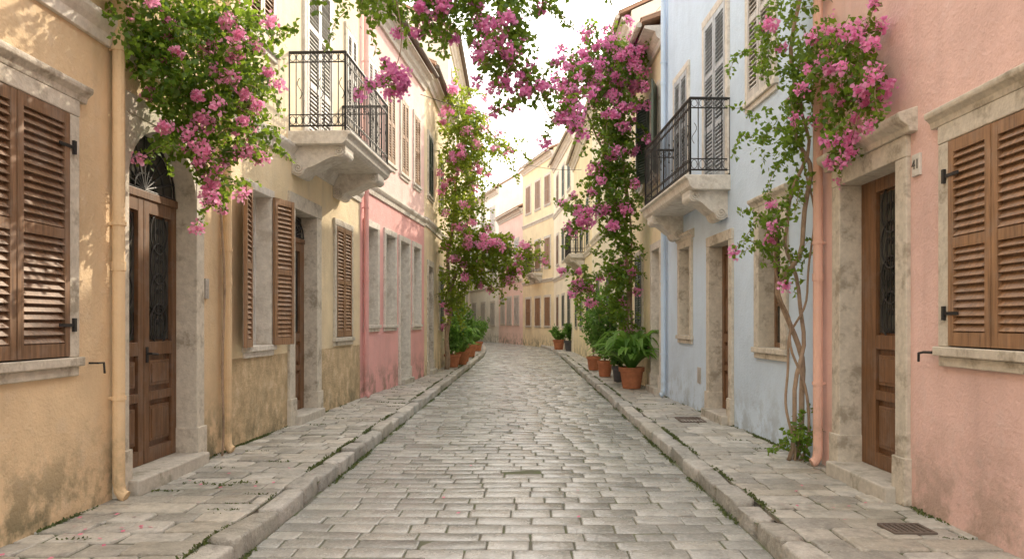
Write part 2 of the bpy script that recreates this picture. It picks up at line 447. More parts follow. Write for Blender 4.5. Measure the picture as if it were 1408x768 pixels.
    def door(s,D0,D1,z1,mat='door',leaves=1,glazed=False,transom=0,fw=.16,fmat='trim',hood=False,z0=.24,step=.14,stile=.09):
        u0,u1=s.U(D0),s.U(D1); s.open.append((u0,u1,.0,z1)); fr=s.fr
        zt=z1-transom
        b=MB(fr); gl=MB(fr); gr=MB(fr)
        lw=(u1-u0)/leaves
        for i in range(leaves):
            a=u0+lw*i+.004; c=a+lw-.008; st=stile
            b.box(a,c,z0,zt,-.25,-.205)
            b.box(a,a+st,z0,zt,-.206,-.165); b.box(c-st,c,z0,zt,-.206,-.165)
            zr=[z0,z0+(zt-z0)*.16,z0+(zt-z0)*.43,zt-.12]; 
            for z,h in ((z0,.13),(zr[2]-.05,.12),(zt-.12,.12),(z0+(zt-z0)*.235,.08)): b.box(a+st,c-st,z,z+h,-.206,-.167)
            for za,zb in ((z0+.15,z0+(zt-z0)*.235-.02),(z0+(zt-z0)*.235+.1,zr[2]-.07)):
                b.box(a+st+.03,c-st-.03,za+.03,zb-.03,-.206,-.178)
                b.box(a+st+.06,c-st-.06,za+.06,zb-.06,-.18,-.170)
            za,zb=zr[2]+.09,zt-.14
            if glazed:
                gl.box(a+st+.01,c-st-.01,za,zb,-.2045,-.196)
                m_=(a+c)/2
                for uu in (m_-.07,m_,m_+.07): gr.tube([fr.p(uu,za,-.185),fr.p(uu,zb,-.185)],.006,5)
                for k in range(4):
                    zc=za+(zb-za)*(k+.5)/4; rr=(c-a-2*st)*.36
                    gr.tube([fr.p(m_+rr*math.cos(x),zc+rr*1.25*math.sin(x),-.185) for x in np.linspace(0,2*math.pi,17)[:-1]],.008,5,closed=True)
                    for sg in (-1,1):
                        gr.tube([fr.p(m_+sg*(.02+rr*.6*(x/5)*abs(math.cos(x))),zc+rr*.9*(x/5)*math.sin(x),-.183) for x in np.linspace(.2,5,16)],.006,4)
            else:
                zm=(za+zb)/2
                for x,y in ((za,zm-.04),(zm+.04,zb)):
                    b.box(a+st+.03,c-st-.03,x+.02,y-.02,-.206,-.18)
        if transom:
            b.box(u0,u1,zt,zt+.07,-.25,-.15)
            gl.box(u0+.02,u1-.02,zt+.07,z1-.02,-.22,-.2)
            cu=(u0+u1)/2; R=(u1-u0)/2-.04
            for a in np.linspace(0,math.pi,11): gr.tube([fr.p(cu,zt+.08,-.16),fr.p(cu+R*math.cos(a),zt+.08+(transom-.12)*math.sin(a),-.16)],.009,5)
            for f in (.3,.62,.98): gr.tube([fr.p(cu+R*f*math.cos(a),zt+.08+(transom-.12)*f*math.sin(a),-.16) for a in np.linspace(0,math.pi,13)],.010,5)
        d=b.mk('door',M[mat],s.e,bev=.004)
        if gl.V: gl.mk('door_pane',M['glass'],d)
        if gr.V: gr.mk('door_grille',M['iron'],d)
        s.surround(u0,u1,.12,z1,fw,M[fmat],d,door=True,arch=transom-.05 if leaves==2 else 0)
        b=MB(fr); b.box(u0-.05,u1+.05,.10,z0-.002,-.26,step); b.mk('step',M['step'],d,bev=.015)
        hu=(u0+u1)/2+(.05 if leaves==2 else -(u1-u0)/2+.1)
        b=MB(fr); b.tube([fr.p(hu,1.22,-.165),fr.p(hu,1.22,-.12),fr.p(hu+.05,1.215,-.11),fr.p(hu+.1,1.21,-.115)],.011,6); b.box(hu-.02,hu+.02,1.14,1.28,-.166,-.158); b.mk('handle',M['iron'],d)
        if hood:
            z=z1+fw+.02
            b=MB(fr); b.prism([(-.01,z-.02),(.06,z-.02),(.07,z+.02),(.10,z+.04),(.13,z+.06),(.14,z+.09),(.14,z+.12),(-.01,z+.17)],u0-fw-.10,u1+fw+.10); b.mk('door_hood',M[fmat],d,bev=.008)
        return d
    def pipe(s,D,mat,z1=None,r=.045,off=.075):
        u=s.U(D); z1=z1 or s.H-.3; fr=s.fr
        b=MB(fr); b.tube([fr.p(u,z1,off),fr.p(u,.26,off),fr.p(u,.20,off+.008),fr.p(u,.165,off+.03),fr.p(u,.15,off+.06)],r,12)
        for z in np.arange(.9,z1,1.35):
            b.tube([fr.p(u,z,off),fr.p(u,z+.03,off)],r+.009,12); b.box(u-.01,u+.01,z+.005,z+.025,-.01,off)
        for z in np.arange(1.9,z1,2.0): b.tube([fr.p(u,z,off),fr.p(u,z+.07,off)],r+.006,12)
        return b.mk('downpipe',mat,s.e,smooth=False)
    def balcony(s,D0,D1,proj,zs,zt,rail,slabmat='trimwhite',consoles=True):
        fr=s.fr; u0,u1=s.U(D0),s.U(D1)
        b=MB(fr)
        b.prism([(-.02,zs+.04),(-.02,zt),(proj+.04,zt),(proj+.05,zt-.02),(proj+.04,zt-.045),(proj+.01,zt-.055),(proj+.0,zt-.08),(proj-.02,zs+.09),(proj-.05,zs+.06),(proj-.09,zs+.04)],u0,u1)
        B=b.mk('balcony',M[slabmat],s.e,bev=.012)
        for uc in (u0+.32,u1-.36):
            b=MB(fr); w=.20; pr=proj*.92; zq=zs+.035
            prof=[(-.02,zq+.016),(pr,zq+.016)]
            R1=.075
            for k in range(11):
                a=math.pi*(.1-.75*k/10); prof.append((pr-R1+R1*math.cos(a),zq-R1+.01+R1*math.sin(a)))
            c0=prof[-1]; c1=(.17,zq-.29)
            for k in range(1,12):
                f=k/12; s_=f*f*(3-2*f); prof.append((c0[0]+(c1[0]-c0[0])*f, c0[1]+(c1[1]-c0[1])*s_))
            for k in range(9):
                a=math.pi*(-.1-.75*k/8); prof.append((.09+.085*math.cos(a),zq-.31+.08*math.sin(a)))
            prof+=[(-.02,zq-.37)]
            b.prism(prof,uc-w,uc+w)
            for (cd,cz,R) in ((pr-R1-.01,zq-R1+.015,.062),(.095,zq-.29,.075)):
                for du in (-w-.018,w+.004):
                    sp=[fr.p(uc+du+.007,cz+R*(1-k/28)*math.sin(-k*.5),cd+R*(1-k/28)*math.cos(-k*.5)) for k in range(26)]
                    b.tube(sp,.013,6)
            b.mk('bracket',M[slabmat],B,bev=.004)
        b=MB(fr); zr=zt+rail; i=.04
        def seg(pa,pb):
            (ua,da),(ub,db)=pa,pb; Ls=math.hypot(ub-ua,db-da); n=max(3,int(Ls/.09))
            P=lambda f,z:(fr.p(ua+(ub-ua)*f,z,da+(db-da)*f))
            for z,r in ((zr,.02),(zr-.13,.009),(zt+.07,.012),(zt+.22,.008)): b.tube([P(0,z),P(1,z)],r,6)
            for k in range(n+1):
                f=k/n; r=.015 if k in (0,n) else .0072
                b.tube([P(f,zt+.0 if k in(0,n) else zt+.07),P(f,zr)],r,5)
                if k<n:
                    f2=(k+.5)/n; rr=min(.04,Ls/n*.42)
                    e=np.array([(ub-ua)/Ls,(db-da)/Ls])
                    for zc,ry in ((zr-.067,.05),(zt+.145,.06)):
                        b.tube([fr.p(ua+(ub-ua)*f2+e[0]*rr*math.cos(x),zc+ry*math.sin(x),da+(db-da)*f2+e[1]*rr*math.cos(x)) for x in np.linspace(0,2*math.pi,11)[:-1]],.005,4,closed=True)
                    if k%3==1:
                        zc=zt+.22+(zr-.13-zt-.22)*.5
                        b.tube([fr.p(ua+(ub-ua)*f2+e[0]*rr*.8*math.sin(x*2),zc+.14*(x-math.pi/2)/(math.pi/2),da+(db-da)*f2+e[1]*rr*.8*math.sin(x*2)) for x in np.linspace(0,math.pi,11)],.005,4)
        seg((u0+i,.0),(u0+i,proj-i)); seg((u0+i,proj-i),(u1-i,proj-i)); seg((u1-i,proj-i),(u1-i,.0))
        b.mk('railing',M['iron'],B)

P={}
P['A']=plaster('ochre_plaster',(.75,.57,.36),dirt=.95,wear=.9)
P['Apipe']=plaster('ochre_painted_pipe',(.72,.53,.32),wear=.5)
P['B']=plaster('cream_yellow_plaster',(.82,.68,.45),dado=(1.1,(.66,.50,.30)),upper=(4.0,(.86,.73,.52)),rough_dado=True)
P['C']=plaster('rose_plaster',(.79,.42,.40),upper=(4.1,(.88,.61,.56)),wear=.6)
P['D']=plaster('sand_plaster',(.80,.66,.45))
P['E']=plaster('salmon_plaster',(.78,.535,.48),wear=.9,dirt=.5)
P['F']=plaster('pale_blue_plaster',(.59,.71,.85),wear=.35,dirt=.45)
P['G']=plaster('warm_yellow_plaster',(.87,.75,.50),wear=.6)
P['cream']=plaster('cream_plaster',(.90,.82,.65),wear=.5)  # far house paints: distance haze put in as lighter tones
P['white']=plaster('off_white_plaster',(.92,.88,.79),wear=.5)
P['farpink']=plaster('hazed_pink_plaster',(.91,.68,.60),wear=.5)  # pink with distance haze mixed into its colour
P['farpeach']=plaster('peach_plaster',(.92,.79,.62),wear=.5)
P['pipe']=plaster('terracotta_painted_pipe',(.74,.46,.36),wear=.5)

A=House('ochre_house','ochre plastered house with brown shutters and double door',(-3.22,-4),(-3.22,7.83),'L',8.6,P['A'],course=[3.62])
A.window(4.02,5.10,1.25,2.97,'closed','brown',.11,cornice=True,mids=1,hinges=True,pitch=.05)
A.window(1.4,2.4,1.25,2.97,'closed','brown',.11,cornice=True)
A.door(5.86,7.08,3.2,'olddoor',2,glazed=True,transom=.6)
A.window(5.0,5.9,4.9,6.6,'closed','brown')
A.pipe(5.64,P['Apipe']); A.pipe(7.70,P['Apipe'])
b=MB(A.fr); u=A.U(7.33); b.box(u-.04,u+.04,1.74,1.94,-.005,.025); b.box(u-.028,u+.028,1.86,1.92,.02,.03)
for k in range(3): b.box(u-.02,u+.02,1.76+k*.03,1.775+k*.03,.02,.031)
b.mk('intercom',M['grey'],A.e)
b=MB(A.fr); u=A.U(5.38); b.tube([A.fr.p(u,1.2,0),A.fr.p(u,1.2,.07),A.fr.p(u+.06,1.2,.075),A.fr.p(u+.07,1.12,.075)],.008,6); b.mk('shutter_hook',M['iron'],A.e)
A.finish()

B=House('yellow_house','cream yellow house with iron balcony and rough ochre base',(-3.22,7.83),(-3.0,13.27),'L',8.3,P['B'],course=[3.68])
B.window(8.36,9.03,1.22,3.05,'open','brown2',.09,fmat='trimwhite',pane='palepane',openang=14)
B.door(9.86,10.78,3.05,'door',1,glazed=True,transom=.4,fw=.2,stile=.17)
B.window(11.75,12.62,1.25,3.08,'closed','brown2',.1)
B.window(8.35,9.15,4.9,6.7,'closed','brown2',.1,fmat='trimwhite')
B.window(10.35,11.45,4.06,6.6,'closed','grey',.12,fmat='trimwhite',mids=2,sill=False)
B.window(12.35,12.95,4.9,6.5,'closed','grey',.08)
B.balcony(9.68,12.2,.80,3.83,4.05,1.05)
B.finish()

C=House('pink_house','rose pink house with pale stone window frames and tiled eave',(-3.0,13.27),(-2.57,18.65),'L',7.9,P['C'],course=[3.95],ridge=1.3)
for a,c_ in ((13.6,14.35),(14.95,15.7),(17.4,18.1)):
    C.window(a,c_,1.45,3.32,'bare',fw=.12,fmat='trimwhite',pane='palepane',sash='grey')
C.door(16.15,16.95,3.32,'grey',1,fw=.12,fmat='trimwhite')
for a,c_ in ((13.7,14.3),(15.05,15.65),(16.25,16.85),(17.5,18.05)):
    C.window(a,c_,4.85,6.5,'closed','brown2' if a>15 else 'grey',.1,fmat='trimwhite')
C.pipe(13.42,P['C']); C.finish()

D_=House('sand_house','sand coloured house behind a flowering vine',(-2.57,18.65),(-2.5,24),'L',8.2,P['D'],course=[4.0])
D_.door(19.3,20.1,3.0,'door',1); D_.window(21.6,22.4,1.4,3.1,'closed','green',.1); D_.window(19.3,20.1,4.9,6.5,'closed','green',.1); D_.window(21.6,22.4,4.9,6.5,'closed','green',.1); D_.finish()
I_=House('tall_cream_house','tall cream house rising above its neighbours',(-2.5,24),(-2.62,31),'L',11.2,P['cream'],course=[4.0,7.6])
for a in (25,27.4,29.6):
    for z in (1.3,4.9,8.4): I_.window(a,a+.85,z,z+1.7,'closed','green',.1)
I_.finish()
J=House('peach_house','haze-lightened peach house with green shutters',(-2.62,31),(-3.1,40),'L',8.6,P['farpeach'],course=[4.0])
for a in (32,34.6,37.2):
    for z in (1.3,5): J.window(a,a+.9,z,z+1.7,'closed','green',.1)
J.finish()
K1=House('pale_pink_house','pale pink house at the bend of the street',(-3.1,40),(-4.0,50),'L',8.6,P['farpink'],course=[4.0])
for a in (41.5,44.5,47.5):
    for z in (1.3,5): K1.window(a,a+.9,z,z+1.7,'closed','grey',.1)
K1.finish()
K2=House('cream_corner_house','cream house past the bend',(-4.0,50),(-8.9,75),'L',8,P['cream'],course=[4.0])
for a in (52,56,60,64,68):
    for z in (1.3,5): K2.window(a,a+.9,z,z+1.7,'closed','brown',.1)
K2.finish()

E=House('salmon_house','salmon pink house with brown shutters and panelled door',(2.9,-4),(2.9,7.1),'R',8.4,P['E'])
E.window(4.0,4.92,1.33,2.73,'closed','brown2',.12,cornice=True,mids=1,hinges=True,pitch=.05)
E.window(1.2,2.2,1.33,2.73,'closed','brown2',.12,cornice=True)
E.door(5.62,6.62,2.75,'door',1,glazed=True,fw=.16,hood=True,stile=.27)
E.window(4.2,5.1,4.6,6.3,'closed','brown2',.12)
E.pipe(7.0,P['pipe'])
b=MB(E.fr); u=E.U(5.15); b.tube([E.fr.p(u-.08,1.29,.06),E.fr.p(u,1.29,.075),E.fr.p(u+.07,1.28,.07),E.fr.p(u+.09,1.22,.06)],.009,6); b.tube([E.fr.p(u,1.29,-.01),E.fr.p(u,1.29,.075)],.009,6); b.mk('shutter_hook',M['iron'],E.e)
b=MB(E.fr); u=E.U(5.36); b.box(u-.055,u+.055,2.58,2.74,-.005,.018); pl=b.mk('number_plaque',M['plaque'],E.e,bev=.003)
cu=bpy.data.curves.new('num','FONT'); cu.body='41'; cu.size=.1; cu.align_x='CENTER'; cu.align_y='CENTER'; cu.extrude=.002
to=bpy.data.objects.new('num',cu); COL.objects.link(to); bpy.context.view_layer.update()
me=bpy.data.meshes.new_from_object(to.evaluated_get(bpy.context.evaluated_depsgraph_get())); bpy.data.objects.remove(to)
q=E.fr.p(u,2.66,.0205)
vv=[(q[0]-v.co.z,q[1]-v.co.x,q[2]+v.co.y) for v in me.vertices]
mk('plaque_number',vv,[tuple(p_.vertices) for p_ in me.polygons],M['ink'],pl,recalc=False)
E.finish()

Fh=House('pale_blue_house','pale blue house with iron balcony and stone window frames',(2.9,7.1),(2.64,13.8),'R',8.9,P['F'])
Fh.window(8.05,8.72,1.2,2.72,'bare',fw=.16,fmat='trim',sash='brown',cornice=True)
Fh.door(9.85,10.75,2.62,'door',1,fw=.14)
Fh.window(11.85,12.5,1.28,2.75,'bare',fw=.12,fmat='trim',sash='grey',pane='palepane',cornice=True)
Fh.window(8.3,9.1,4.25,6.2,'closed','grey',.1,fmat='trimwhite',mids=1)
Fh.window(10.0,11.0,3.52,5.95,'closed','bluegrey',.12,fmat='trimwhite',mids=2,sill=False)
Fh.window(12.0,12.85,3.9,5.7,'closed','bluegrey',.1,fmat='trimwhite',mids=1)
Fh.balcony(9.85,12.9,.58,3.26,3.5,1.04)
Fh.pipe(13.5,P['F'])
b=MB(Fh.fr); u=Fh.U(11.35); b.box(u-.09,u+.09,.55,.8,-.005,.012)
for k in range(6): b.box(u-.07,u+.07,.58+k*.035,.592+k*.035,.01,.02)
b.mk('vent_grille',M['grey'],Fh.e)
Fh.finish()

G=House('golden_house','golden yellow house with dark green shutters and white door frame',(2.64,13.8),(2.58,17.5),'R',7.3,P['G'],ridge=1.2,eave=.42)
G.door(14.05,14.85,2.95,'grey',1,fw=.14,fmat='trimwhite')
G.window(15.9,16.7,4.4,6.1,'closed','green',.1); G.window(14.2,15.0,4.4,6.1,'open','green',.1,openang=20); G.window(16.0,16.8,1.4,3.0,'closed','green',.1); G.finish()
Hh=House('vine_covered_house','cream house half hidden by a bougainvillea',(2.58,17.5),(2.42,26),'R',9.0,P['cream'],course=[4.2])
for a in (18.5,21,23.7):
    for z in (1.4,5.0): Hh.window(a,a+.85,z,z+1.7,'closed','green',.1)
Hh.finish()
K=House('pale_yellow_house','pale yellow house with a small iron balcony',(2.42,26),(2.3,34),'R',9.0,P['G'],course=[4.0])
for a in (27,29.6,32):
    for z in (1.3,4.4): K.window(a,a+.85,z,z+1.8,'closed','green',.1)
K.balcony(28.6,31.6,.6,4.0,4.2,1.0); K.finish()
Lh=House('tall_yellow_house','tall cream yellow three storey house',(2.3,34),(1.7,42),'R',10.6,P['cream'],course=[3.8,7.4])
for a in (35,37.2,39.6):
    for z in (1.3,4.7,8.0): Lh.window(a,a+.9,z,z+1.6,'closed','green' if a<39 else 'brown',.12,fmat='trimwhite')
Lh.finish()
Mh=House('cream_corner_house','cream three storey house facing the bend',(1.7,42),(-.1,48),'R',11.6,P['G'],course=[3.9,7.6])
for a in (42.6,44.4,46.3):
    for z in (1.3,4.8,8.5): Mh.window(a,a+.95,z,z+1.7,'closed','brown2',.14,fmat='trimwhite')
Mh.balcony(44.0,45.8,.6,4.3,4.5,1.0)
Mh.finish()
Nh=House('coral_house','haze-lightened coral two storey house with grey shutters',(-.1,48),(-1.9,54),'R',9.2,P['farpink'],course=[4.2])
for a in (48.9,50.7,52.4):
    for z in (1.4,5.3): Nh.window(a,a+.95,z,z+1.8,'closed','grey',.14,fmat='trimwhite')
Nh.finish()
Oh=House('white_house','off white three storey house with grey shutters',(-1.9,54),(-4.6,62),'R',11.6,P['white'],course=[4.0,7.6],ridge=2)
for a in (55.0,57.6,60.2):
    for z in (1.3,4.9,8.5): Oh.window(a,a+1.0,z,z+1.7,'closed','grey',.14,fmat='trimwhite')
Oh.finish()
Q_=House('distant_cream_house','distant cream house closing the street',(-4.6,62),(-16,68),'R',9.4,P['farpeach'],course=[4])
for f in np.linspace(.05,.85,5):
    for z in (1.3,5.4): Q_.window(62+6*f,62+6*f+.5,z,z+2.0,'closed','brown2',.14,fmat='trimwhite')
Q_.finish()

# ------------------------------------------------------------ foliage
def unit(a): return a/(np.linalg.norm(a,axis=-1,keepdims=True)+1e-9)
def quads(Cn,size,droop=.35,wide=.36,fold=.18):
    n=len(Cn); d=unit(rng.normal(size=(n,3))+np.array([0,0,-droop])); w=unit(np.cross(d,rng.normal(size=(n,3)))); u=np.cross(d,w)
    s=np.broadcast_to(size,(n,))[:,None]*rng.uniform(.7,1.3,(n,1))
    Q=np.stack([Cn,Cn+d*s*.5+w*s*wide+u*s*fold,Cn+d*s,Cn+d*s*.5-w*s*wide+u*s*fold],1)
    return Q
def hexes(Cn,size,wide=.46,fold=.2):
    """rounded papery bracts: six sided cupped faces"""
    n=len(Cn); d=unit(rng.normal(size=(n,3))); w=unit(np.cross(d,rng.normal(size=(n,3)))); u=np.cross(d,w)
    s=np.broadcast_to(size,(n,))[:,None]*rng.uniform(.7,1.3,(n,1))
    P=[(0,0,0),(.3,wide*.95,fold),(.75,wide*.8,fold*.9),(1.0,0,.05),(.75,-wide*.8,fold*.9),(.3,-wide*.95,fold)]
    return np.stack([Cn+d*s*a+w*s*b+u*s*c for a,b,c in P],1)
def quadmesh(name,Q,mat,parent,origin=None):
    k=Q.shape[1]; V=Q.reshape(-1,3); F=np.arange(len(V)).reshape(-1,k)
    return mk(name,V,F,mat,parent,origin)
def inball(n):
    d=unit(rng.normal(size=(n,3))); r=rng.uniform(0,1,(n,1))**(1/2.4); return d*r
def foliage(parent,blobs,leafsize,dens,fsize,fmat='pink',lmat='leaf',strands=10,slen=.5,xlim=None,fl=1.0):
    LQ=[];FQ=[];S=MB()
    for (cx,cy,cz,rx,ry,rz,fw,df) in blobs:
        c=np.array([cx,cy,cz]); r=np.array([rx,ry,rz]); vol=rx*ry*rz*4.2
        n=int(dens*df*(vol**.8)/(leafsize**2)*17)
        p=inball(n)
        f=sum(np.sin(p@(unit(rng.normal(size=3))*rng.uniform(4,8))+rng.uniform(0,6)) for _ in range(4))
        edge=np.linalg.norm(p,axis=1)
        keep=(f*.42-(edge-.6)*1.1+.30)>rng.uniform(-.3,.6,n)
        p=p[keep]
        LQ.append(quads(c+p*r*1.08,leafsize))
        ncl=int(fl*fw*11*(rx*rz/.12)**.8+.5)
        d=unit(rng.normal(size=(max(ncl,1),3))+np.array([0,-.9,-.1]))[:ncl]
        cc=c+d*r*rng.uniform(.8,1.2,(ncl,1))
        for q in cc:
            m=int(rng.integers(35,95)); R=rng.uniform(.6,1.5)*fsize*2.1
            FQ.append(hexes(q+inball(m)*R*np.array([1,1,.8]),fsize))
        for _ in range(int(strands*df)):
            d=unit(rng.normal(size=3)+np.array([0,-.1,.0])); q=c+d*r*.8; v=d*.6+np.array([0,0,.25]); ln=rng.uniform(.3,1)*slen; pts=[]
            st=leafsize*.55; 
            for k_ in range(int(ln/st)):
                pts.append(q.copy()); v=unit(v+np.array([0,0,-.12])+rng.normal(size=3)*.12); q=q+v*st
            if len(pts)>3:
                pts=np.array(pts); S.tube(pts,np.linspace(.005,.0025,len(pts))*leafsize/.07,4)
                LQ.append(quads(np.repeat(pts,3,0)+rng.normal(size=(3*len(pts),3))*leafsize*.25,leafsize*.9))
                if rng.uniform()<fw*.4*fl:
                    FQ.append(hexes(pts[-1]+inball(44)*fsize*2.0,fsize))
    def clip(Q):
        if xlim is None: return Q
        m=Q[...,0].min(1)>xlim[0]; m&=Q[...,0].max(1)<xlim[1]; return Q[m]
    Q=clip(np.concatenate(LQ)); quadmesh('leaves',Q,M[lmat],parent)['kind']='stuff'
    if FQ:
        Q=clip(np.concatenate(FQ))
        if len(Q): quadmesh('flowers',Q,M[fmat],parent)['kind']='stuff'
    if S.V: S.mk('shoots',M['bark'],parent,recalc=False)['kind']='stuff'
def curve(pts,n=40,wig=.0):
    P=np.array(pts,float); t=np.linspace(0,len(P)-1,n); out=[]
    for x in t:
        i=min(int(x),len(P)-2); f=x-i; p0=P[max(i-1,0)];p1=P[i];p2=P[i+1];p3=P[min(i+2,len(P)-1)]
        out.append(.5*((2*p1)+(-p0+p2)*f+(2*p0-5*p1+4*p2-p3)*f*f+(-p0+3*p1-3*p2+p3)*f**3))
    out=np.array(out)
    if wig: out+=np.stack([np.sin(t*5.1)*wig,np.cos(t*4.3)*wig,0*t],1)
    return out
def stems(parent,paths,name='trunk'):
    b=MB()
    for pts,r0,r1,w in paths:
        c=curve(pts,36,w); b.tube(c,np.linspace(r0,r1,36),8)
    return b.mk(name,M['bark'],parent,smooth=True)

v1=empty('bougainvillea',(-3.1,7.55,.12)); v1['label']='pink flowering bougainvillea hanging over the ochre house doorway'; v1['category']='climbing plant'; v1['group']='bougainvillea vines along the street'
stems(v1,[([(-3.12,7.5,.12),(-3.1,7.5,1.2),(-3.13,7.52,2.6),(-3.1,7.3,3.7),(-3.0,6.6,4.3),(-2.9,5.9,4.5)],.012,.012,.01),
          ([(-3.1,7.3,3.7),(-2.9,6.7,4.0),(-2.6,6.3,3.9),(-2.4,6.2,3.4)],.012,.006,.01),([(-3.0,6.6,4.3),(-2.95,6.1,3.8),(-2.8,6.0,3.2)],.013,.005,.01)])
foliage(v1,[(-3.0,5.85,3.85,.26,.5,.5,.10,1.1),(-2.85,6.1,3.55,.30,.4,.5,.2,1.2),(-2.88,6.1,3.15,.20,.3,.28,.3,1),(-2.58,6.3,3.5,.32,.4,.46,.6,1.1),
  (-2.70,6.15,2.95,.17,.3,.30,1.0,.9),(-2.32,6.3,3.15,.18,.25,.22,1.3,.9),(-2.62,6.25,2.66,.10,.2,.15,2,.7),(-2.75,6.3,4.1,.42,.5,.5,.4,1.1),(-3.0,6.2,4.8,.5,.9,.5,.3,.9),(-3.0,5.3,4.3,.2,.4,.3,.15,.7),(-2.35,6.3,3.8,.25,.3,.3,1.0,.8)],
  .060,.9,.032,'pink',strands=14,slen=.42,xlim=(-3.21,9),fl=.95)

v2=empty('bougainvillea',(-3.2,6.1,4.55)); v2['label']='magenta bougainvillea branch trained across the street overhead'; v2['category']='climbing plant'; v2['group']=v1['group']
stems(v2,[([(-3.25,6.15,4.5),(-2.2,6.05,4.42),(-1.2,6.0,4.25),(-.3,6.0,4.2),(.5,6.0,4.35),(1.6,6.1,4.6),(2.95,6.2,4.9)],.022,.014,.015),
          ([(-.5,6,4.2),(-.25,5.97,3.9),(-.1,6,3.6),(.12,6,3.35),(.3,6,3.05)],.010,.004,.01),([(-1.1,6,4.24),(-1.0,5.95,3.9),(-1.08,6,3.55)],.006,.003,.01)],'branch')
foliage(v2,[(-1.3,6,4.15,.3,.35,.10,.1,.8),(-.75,6,3.97,.17,.25,.22,1.4,1.0),(-.95,6,4.22,.45,.4,.12,.2,1.0),(-.45,6,4.06,.25,.3,.21,.5,1.2),(-.12,6,3.90,.24,.28,.25,1.2,1.2),
  (-.20,6,3.56,.10,.15,.16,.8,1.0),(.08,6,3.42,.13,.18,.15,1.8,.9),(.26,6,3.20,.05,.1,.08,1.8,.7),(-1.08,6,3.50,.11,.12,.11,4.5,.5),(.45,6,4.27,.35,.3,.1,.3,.5),(-.1,6,4.2,.45,.3,.13,.7,.9)],
  .056,.85,.032,'magentashade',strands=9,slen=.42,fl=.95)

v4=empty('bougainvillea',(2.72,7.35,.12)); v4['label']='bougainvillea with twisted bare stems climbing between salmon and blue houses'; v4['category']='climbing plant'; v4['group']=v1['group']
stems(v4,[([(2.74,7.35,.1),(2.80,7.3,.8),(2.73,7.3,1.35),(2.52,7.25,1.8),(2.72,7.2,2.2),(2.78,7.1,2.9),(2.66,7.1,3.4),(2.62,7.1,4.1),(2.7,7.0,5.0)],.028,.018,.02),
          ([(2.66,7.3,.1),(2.70,7.2,.9),(2.80,7.3,1.5),(2.66,7.25,2.1),(2.58,7.2,2.5),(2.74,7.1,3.1),(2.7,7.0,3.7),(2.78,6.6,4.0),(2.75,6.1,3.9)],.022,.013,.025),
          ([(2.77,7.3,.1),(2.83,7.2,.6),(2.66,7.2,1.2),(2.60,7.2,1.6),(2.48,7.2,1.95),(2.46,7.15,2.4)],.016,.008,.02),
          ([(2.72,7.3,.1),(2.62,7.25,.7),(2.64,7.25,1.3),(2.80,7.2,1.8),(2.83,7.15,2.6),(2.7,7.1,3.3)],.014,.009,.02),
          ([(2.75,6.1,3.9),(2.74,5.9,3.4),(2.7,6.1,2.9)],.01,.004,.01)])
foliage(v4,[(2.66,7.0,3.9,.2,.35,.35,.2,1.1),(2.68,6.5,3.85,.2,.35,.3,.6,1.2),(2.68,6.0,3.70,.18,.3,.2,1.5,1),(2.72,5.8,3.38,.13,.22,.2,1.5,1),(2.68,6.2,2.98,.13,.22,.13,2.2,.7),(2.7,6.35,3.3,.15,.22,.3,.6,1),
  (2.6,7.1,3.3,.18,.3,.35,.15,.9),(2.42,7.1,4.2,.22,.3,.35,.2,.6),(2.35,7.15,3.3,.14,.2,.3,.1,.5),(2.45,7.1,2.5,.16,.2,.16,.3,.7),(2.34,7.1,2.25,.06,.1,.06,1.5,.8),(2.7,7.25,.38,.13,.18,.20,0,1.1),(2.62,7.1,4.9,.3,.4,.4,.5,.8),(2.68,7.1,2.9,.12,.2,.2,.05,.5),(2.66,7.15,2.0,.1,.12,.25,.0,.35)],
  .058,.85,.033,'magenta',strands=9,slen=.5,xlim=(-9,2.89),fl=.95)

v3=empty('bougainvillea',(2.3,16,.12)); v3['label']='large magenta bougainvillea cascading over the golden house'; v3['category']='climbing plant'; v3['group']=v1['group']
stems(v3,[([(2.35,16.2,.12),(2.3,16.1,1.5),(2.25,16,3),(2.2,15.9,4.6),(2.1,15.7,6),(1.8,15.5,6.8)],.06,.03,.03),([(2.1,15.9,4.6),(1.6,15.6,5.4),(1.1,15.3,6.2),(.7,15.2,6.2)],.03,.01,.02),([(2.42,16.3,.12),(2.4,16.2,2),(2.3,16.1,4.4)],.04,.02,.03)])
foliage(v3,[(2.15,15.3,6.8,.45,.8,.5,1.0,1.1),(1.4,15,6.55,.5,.6,.38,1.0,1.0),(.9,15,6.15,.22,.4,.3,1.4,.9),(1.85,15.2,5.8,.46,.6,.6,.6,1.2),(1.95,15.4,4.9,.40,.5,.65,.25,1.2),(1.6,15.2,4.3,.28,.4,.5,.5,.9),
  (1.25,15.1,3.7,.20,.35,.26,1,.8),(1.98,15.4,3.7,.36,.5,.65,.15,1.2),(2.0,15.6,2.6,.34,.5,.6,.1,1.1),(2.05,15.8,1.7,.26,.4,.5,.05,.9),(2.5,15,7.3,.3,.5,.25,1.4,.8),(1.5,15,7.1,.4,.5,.2,1,.5),(1.35,16.2,2.4,.4,.3,.25,.5,.7)],
  .095,1.0,.055,'magenta',strands=16,slen=.9,xlim=(-9,2.62),fl=1.0)

